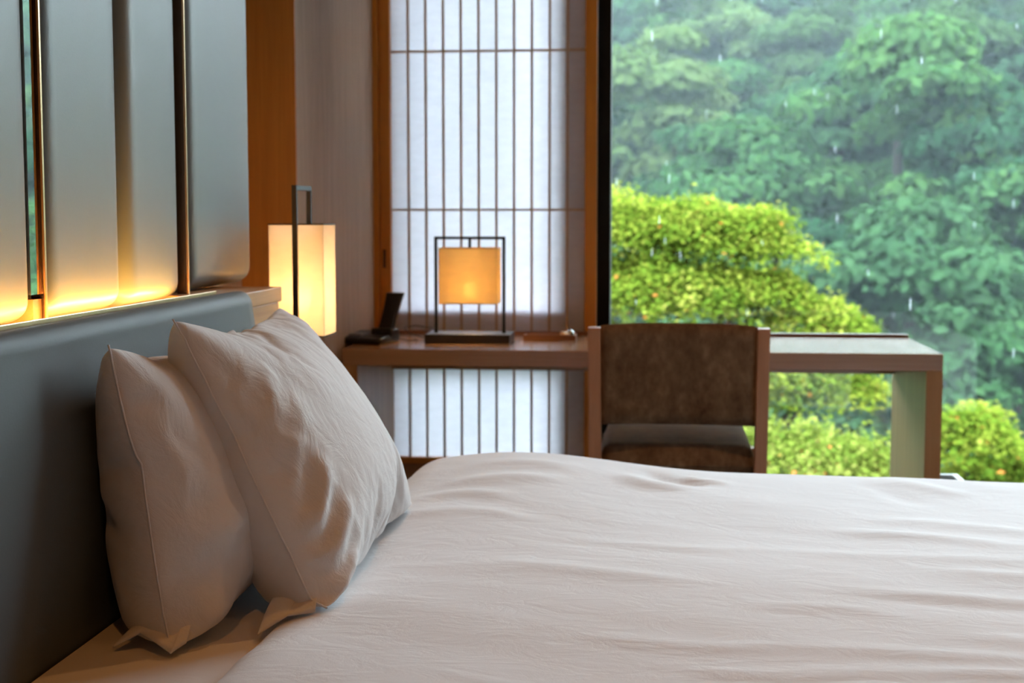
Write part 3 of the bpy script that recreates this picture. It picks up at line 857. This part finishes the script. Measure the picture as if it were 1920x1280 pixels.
def quads(centers, normals, sizes, tones, elong=1.5):
    """leaf blades: folded diamonds facing along their normals"""
    n = len(centers)
    r = rng.normal(size=(n, 3)); u = np.cross(normals, r); u /= np.linalg.norm(u, axis=1)[:, None] + 1e-9
    v = np.cross(normals, u)
    s = sizes[:, None]
    V = np.stack([centers + u * s * elong * 0.5, centers + v * s * 0.5 + normals * s * 0.12, centers - u * s * elong * 0.5, centers - v * s * 0.5 + normals * s * 0.12], axis=1)
    F = np.arange(n * 4).reshape(n, 4)
    return V.reshape(-1, 3), F, np.repeat(tones, 4)
def foliage_mesh(name, parts, mats):
    """parts: list of (V, F, tone, material index)"""
    V = np.concatenate([p[0] for p in parts]); off = 0; F = []; mi = []
    T = np.concatenate([p[2] for p in parts])
    for p in parts:
        F.append(p[1] + off); off += len(p[0]); mi += [p[3]] * len(p[1])
    me = bpy.data.meshes.new(name)
    me.from_pydata(V.tolist(), [], [f for q in F for f in q.tolist()])
    a = me.attributes.new('tone', 'FLOAT', 'POINT'); a.data.foreach_set('value', T.astype(np.float32))
    for m in mats: me.materials.append(MATS[m])
    me.polygons.foreach_set('material_index', mi)
    me.update()
    return me
def trunk_part(h, r, idx):
    sides = 7; V = []; F = []
    for k, z in enumerate((0.0, h)):
        for i in range(sides):
            a = 2 * math.pi * i / sides; rr = r * (1 - 0.6 * k)
            V.append((rr * math.cos(a), rr * math.sin(a), z))
    for i in range(sides):
        j = (i + 1) % sides; F.append((i, j, sides + j, sides + i))
    return np.array(V), np.array(F), np.zeros(len(V)), idx
def blob_leaves(blobs, n, size):
    C, N, S, T = [], [], [], []
    vol = np.array([b[3] * b[4] for b in blobs]); cnt = np.maximum(8, (n * vol / vol.sum()).astype(int))
    for (cx, cy, cz, rx, rz), k in zip(blobs, cnt):
        d = rng.normal(size=(k, 3)); d /= np.linalg.norm(d, axis=1)[:, None]
        d[:, 2] = np.where(d[:, 2] < -0.2, -d[:, 2], d[:, 2])
        rad = (0.72 + 0.36 * rng.rand(k))[:, None]
        c = np.array([cx, cy, cz]) + d * rad * np.array([rx, rx, rz])
        nn = d * 0.7 + rng.normal(size=(k, 3)) * 0.30 + np.array([0, 0, 0.25]); nn /= np.linalg.norm(nn, axis=1)[:, None]
        base = rng.rand()
        C.append(c); N.append(nn); S.append(size * (0.6 + 0.8 * rng.rand(k))); T.append(np.clip(0.30 * base + 0.70 * rng.rand(k), 0, 1))
    return quads(np.concatenate(C), np.concatenate(N), np.concatenate(S), np.concatenate(T))
def crown(h0, h1, rad, nb, flat=0.65):
    out = []
    for i in range(nb):
        t = rng.rand(); a = rng.rand() * 2 * math.pi
        z = h0 + (h1 - h0) * t
        env = math.sqrt(max(0.05, 1 - (1.7 * (t - 0.35)) ** 2)) * rad
        q = env * (0.35 + 0.5 * rng.rand()) if i > 2 else 0.2 * env
        rr = rad * (0.22 + 0.18 * rng.rand())
        out.append((q * math.cos(a), q * math.sin(a), z, rr, rr * flat))
    return out
def proto_broad(mat, nb=36, n=8000, size=0.20, flat=0.50):
    V, F, T = blob_leaves(crown(3.6, 8.6, 3.7, nb, flat), n, size)
    return foliage_mesh('broadleaf_tree', [(V, F, T, 0), trunk_part(6.5, 0.28, 1)], [mat, 'bark'])
def proto_cedar(mat, n=6500):
    C, N, S, T = [], [], [], []
    for lv in range(15):
        t = lv / 14; z = 2.2 + 9.5 * t; r = 2.3 * (1 - t) ** 0.8 + 0.25
        k = int(n / 15 * (0.5 + (1 - t)))
        a = rng.rand(k) * 2 * math.pi; q = r * np.sqrt(0.25 + 0.75 * rng.rand(k)) * (0.85 + 0.3 * np.sin(a * 5 + lv))
        c = np.stack([q * np.cos(a), q * np.sin(a), z - q * 0.35 + rng.rand(k) * 0.5], axis=1)
        nn = np.stack([np.cos(a) * 0.6, np.sin(a) * 0.6, np.full(k, 0.7)], axis=1) + rng.normal(size=(k, 3)) * 0.3
        nn /= np.linalg.norm(nn, axis=1)[:, None]
        C.append(c); N.append(nn); S.append(0.21 * (0.6 + 0.8 * rng.rand(k))); T.append(np.clip(0.25 * t + 0.75 * rng.rand(k), 0, 1))
    V, F, TT = quads(np.concatenate(C), np.concatenate(N), np.concatenate(S), np.concatenate(T))
    return foliage_mesh('cedar_tree', [(V, F, TT, 0), trunk_part(9.5, 0.22, 1)], [mat, 'bark'])

def ground_z(x, y):
    if y < 30: return -5.0 - 0.16 * max(0, y - 8)
    z = -8.5 - 0.25 * min(y - 30, 12) if y < 42 else -11.5 + 0.215 * (y - 42)
    z += (3.0 * math.sin(x * 0.045 + y * 0.013) + 2.0 * math.sin(x * 0.11 - y * 0.03 + 1.0)) * min(1, max(0, (y - 36) / 40))
    return z
# terrain
gy = np.concatenate([np.linspace(5.3, 40, 20), np.linspace(42, 480, 70)])
P = np.zeros((60, len(gy), 3))
for j, y in enumerate(gy):
    half = 20 + 0.75 * y
    for i in range(60):
        x = -half + 2 * half * i / 59
        P[i, j] = (x, y, ground_z(x, y))
hill = grid_mesh('ground_hillside', P, 'forest_floor')
structure(hill, 'dark ground of the forested hillside')

broad = [proto_broad('hill_leaves_green'), proto_broad('hill_leaves_dark', 40), proto_broad('hill_leaves_pale', 30, flat=0.42),
         proto_broad('hill_leaves_green', 44, flat=0.42), proto_broad('hill_leaves_dark', 30, flat=0.6)]
cedar = [proto_cedar('cedar_leaves'), proto_cedar('hill_leaves_dark')]
rust = proto_broad('rust_leaves', 18, flat=0.45)
LAB = {0: ('round green tree', 'green broadleaf trees on the hillside'),
       1: ('dark green tree', 'dark broadleaf trees on the hillside'),
       2: ('pale green tree', 'pale broadleaf trees on the hillside'),
       3: ('round green tree', 'green broadleaf trees on the hillside'),
       4: ('dark green tree', 'dark broadleaf trees on the hillside'),
       5: ('narrow light conifer', 'light conifers on the hillside'),
       6: ('narrow dark conifer', 'dark conifers on the hillside')}
def plant(kind, x, y, s, sz=None, label=None):
    me = rust if kind == 7 else (cedar[kind - 5] if kind >= 5 else broad[kind])
    o = bpy.data.objects.new('cedar_tree' if kind in (5, 6) else 'broadleaf_tree', me)
    COL.objects.link(o)
    o.location = (x, y, ground_z(x, y) - 0.3)
    o.rotation_euler = (0, 0, rng.rand() * 6.28)
    o.scale = (s, s, sz or s)
    if label: tag(o, label, 'tree')
    else:
        row = 'at the foot of' if y < 75 else 'low on' if y < 120 else 'halfway up' if y < 190 else 'high on'
        a = x / y
        place = 'hidden side left of the frame' if a < -0.05 else 'left part of the view' if a < 0.06 else 'middle of the view' if a < 0.16 else 'right part of the view' if a < 0.27 else 'far right, past the frame'
        lab = LAB[kind][0] + ' ' + row + ' the misty hillside, ' + place
        tag(o, lab, 'tree', LAB[kind][1] + ', ' + row.split()[0] + ', ' + place)
    return o
y = 43.0
while y < 345:
    dx = 3.6 + 0.031 * y
    x = -0.14 * y + rng.rand() * dx
    while x < 0.36 * y + 4:
        px, py = x + (rng.rand() - 0.5) * dx * 0.7, y + (rng.rand() - 0.5) * (3 + 0.03 * y)
        if rng.rand() < 0.15 and y > 75: kind = 5 + int(rng.rand() * 2)
        else: kind = int(rng.choice([0, 1, 2, 3, 4], p=[0.24, 0.2, 0.22, 0.2, 0.14]))
        s = dx * (0.20 + 0.09 * rng.rand())
        plant(kind, px, py, s, s * (0.85 + 0.35 * rng.rand()))
        x += dx
    y += 4.2 + 0.047 * y
plant(5, 3.2, 92, 1.25, 1.45, 'bright green cone-shaped conifer standing out low on the hillside')
plant(5, 0.2, 88, 1.35, 1.7, 'bright green conifer beside the black window frame')
plant(7, 24.5, 122, 0.85, 0.7, 'rust-tinged tree high on the right of the hillside')

# near maple: layered sprays of small leaves
def spray_tree(name, label, cat, base, lobes, n_spray, leaf, mat, per=70, spray_r=0.42):
    root = thing(name, label, cat, base)
    C, N, S, T = [], [], [], []
    bx, by, bz = base
    vol = np.array([l[3] * l[4] * l[5] for l in lobes]) ** 0.72
    cnt = np.maximum(3, (n_spray * vol / vol.sum()).astype(int))
    ends = []
    for (cx, cy, cz, rx, ry, rz), k in zip(lobes, cnt):
        ends.append((cx - bx, cy - by, cz - bz - 0.3 * rz))
        for q in range(k):
            d = rng.normal(size=3); d /= np.linalg.norm(d)
            if d[2] < -0.3: d[2] *= -0.6
            rr = 0.55 + 0.45 * rng.rand() ** 0.5
            c = np.array([cx - bx, cy - by, cz - bz]) + d * rr * np.array([rx, ry, rz])
            tone = 0.05 + rng.rand() * 0.55
            a = rng.rand(per) * 2 * math.pi; r = spray_r * np.sqrt(rng.rand(per)) * (0.7 + 0.5 * rng.rand())
            tilt = np.array([d[0], d[1], 0]) * 0.35
            p = np.stack([r * np.cos(a), r * np.sin(a), -0.35 * r * r / spray_r + rng.normal(size=per) * 0.05], axis=1)
            p[:, 2] -= p[:, 0] * tilt[0] + p[:, 1] * tilt[1]
            nn = np.array([tilt[0], tilt[1], 0.9]) + rng.normal(size=(per, 3)) * 0.42
            nn /= np.linalg.norm(nn, axis=1)[:, None]
            C.append(c + p); N.append(nn); S.append(leaf * (0.6 + 0.8 * rng.rand(per)))
            tt = tone + 0.30 * rng.rand(per)
            tt = np.where(rng.rand(per) < 0.006, 1.0, tt)
            T.append(np.clip(tt, 0, 1))
    V, F, TT = quads(np.concatenate(C), np.concatenate(N), np.concatenate(S), np.concatenate(T), 1.25)
    me = foliage_mesh('foliage', [(V, F, TT, 0)], [mat])
    fo = link('foliage', me, None, root); fo['kind'] = 'stuff'
    top = max(e[2] for e in ends) * 0.55
    tube('trunk', [(0, 0, 0), (0.05, 0.02, top * 0.4), (-0.04, 0.0, top * 0.75), (0.0, 0.03, top)], 0.11, 'bark', root, 8, [1, 0.8, 0.65, 0.5])
    for e in ends:
        tube('branch', [(0, 0, top * 0.7), (e[0] * 0.45, e[1] * 0.45, top * 0.75 + 0.35 * (e[2] - top * 0.75)), e], 0.045, 'bark', root, 6, [1, 0.7, 0.35])
    return root
spray_tree('maple_tree', 'bright yellow-green maple just outside, left in the window', 'tree', (-0.4, 14.6, -6.0),
           [(-0.65, 14.2, 0.98, 0.9, 0.8, 0.42), (0.33, 14.0, 1.02, 0.55, 0.6, 0.30), (0.80, 14.0, 0.88, 0.45, 0.5, 0.28), (1.00, 14.0, 1.12, 0.30, 0.3, 0.07),
            (1.20, 13.9, 0.86, 0.30, 0.3, 0.05), (0.0, 13.9, 0.35, 1.0, 0.8, 0.45), (0.95, 13.9, 0.40, 0.5, 0.5, 0.22), (1.50, 13.9, 0.17, 0.48, 0.5, 0.16),
            (1.72, 14.0, -0.05, 0.42, 0.4, 0.18), (0.7, 13.8, -0.35, 1.0, 0.8, 0.4), (-0.9, 13.8, -0.35, 0.9, 0.8, 0.5), (1.5, 13.9, -0.5, 0.6, 0.6, 0.25), (-2.2, 14.6, 0.4, 1.0, 0.9, 0.7)],
           1700, 0.040, 'maple_leaves', 84, 0.25)
spray_tree('leafy_shrub', 'yellow-green shrub with orange-tinted leaves seen below the desk top', 'shrub', (1.0, 11.6, -5.4),
           [(0.6, 11.4, -1.55, 0.9, 0.8, 0.45), (1.35, 11.6, -1.35, 0.7, 0.8, 0.40), (-0.4, 11.6, -1.6, 0.9, 0.8, 0.5), (1.0, 12.0, -0.95, 1.1, 0.7, 0.35), (-0.2, 12.6, -0.85, 1.1, 0.7, 0.4)],
           800, 0.042, 'shrub_leaves', 64, 0.24)
spray_tree('leafy_shrub', 'bright green shrub at the lower right beyond the desk corner', 'shrub', (4.2, 16.2, -6.2),
           [(3.35, 15.8, -1.35, 0.55, 0.7, 0.50), (4.2, 16.2, -1.95, 1.0, 0.8, 0.6), (3.4, 15.4, -2.4, 0.9, 0.8, 0.6), (5.2, 16.6, -2.3, 0.9, 0.8, 0.6), (2.4, 15.6, -2.1, 0.9, 0.8, 0.7)],
           700, 0.055, 'maple_leaves', 60, 0.28)
for (x, y, s, k) in ((8.2, 44, 1.05, 1), (10.8, 47, 1.05, 4), (6.3, 47, 0.85, 3)):
    plant(k, x, y, s, s, {8.2: 'large blue-green tree right of the maple, lower in the valley', 10.8: 'large dark tree at the right window edge, low in the valley', 6.3: 'smaller green tree just right of the maple, low in the valley'}[x])

# valley mist
m, n, l, b = nt('valley_mist'); n.remove(b)
vs_ = n.new('ShaderNodeVolumeScatter'); vs_.inputs['Color'].default_value = (0.80, 0.93, 1.0, 1)
vs_.inputs['Density'].default_value = 0.00060; vs_.inputs['Anisotropy'].default_value = 0.2
l.new(vs_.outputs[0], n['Material Output'].inputs['Volume'])
mist = box('valley_mist', (-160, 20, -40), (260, 470, 160), 'valley_mist')
mist['kind'] = 'stuff'; tag(mist, 'thin pale rain mist hanging over the forested valley', 'mist')

# rain: falling drops in front of the trees
m, n, l, b = nt('rain_water'); n.remove(b)
tr = n.new('ShaderNodeBsdfTransparent'); df = n.new('ShaderNodeBsdfTranslucent'); df.inputs[0].default_value = (0.95, 0.97, 1, 1)
mx = n.new('ShaderNodeMixShader'); mx.inputs[0].default_value = 0.16
l.new(tr.outputs[0], mx.inputs[1]); l.new(df.outputs[0], mx.inputs[2]); l.new(mx.outputs[0], n['Material Output'].inputs['Surface'])
bm = bmesh.new()
for i in range(46):
    y = 6.0 + 5.0 * rng.rand(); x = -0.04 * y + rng.rand() * (0.30 * y + 0.3); z = 1.1 + (rng.rand() * 0.32 - 0.16) * y
    hgt = 0.016 + 0.016 * rng.rand(); r = 0.0013 + 0.0006 * rng.rand()
    r_ = bmesh.ops.create_uvsphere(bm, u_segments=6, v_segments=6, radius=1.0)
    for v in r_['verts']:
        v.co = Vector((x + v.co.x * r, y + v.co.y * r, z + v.co.z * hgt))
rain = from_bm('rain', bm, 'rain_water', None, True)
rain['kind'] = 'stuff'; tag(rain, 'falling raindrops outside the window', 'rain')
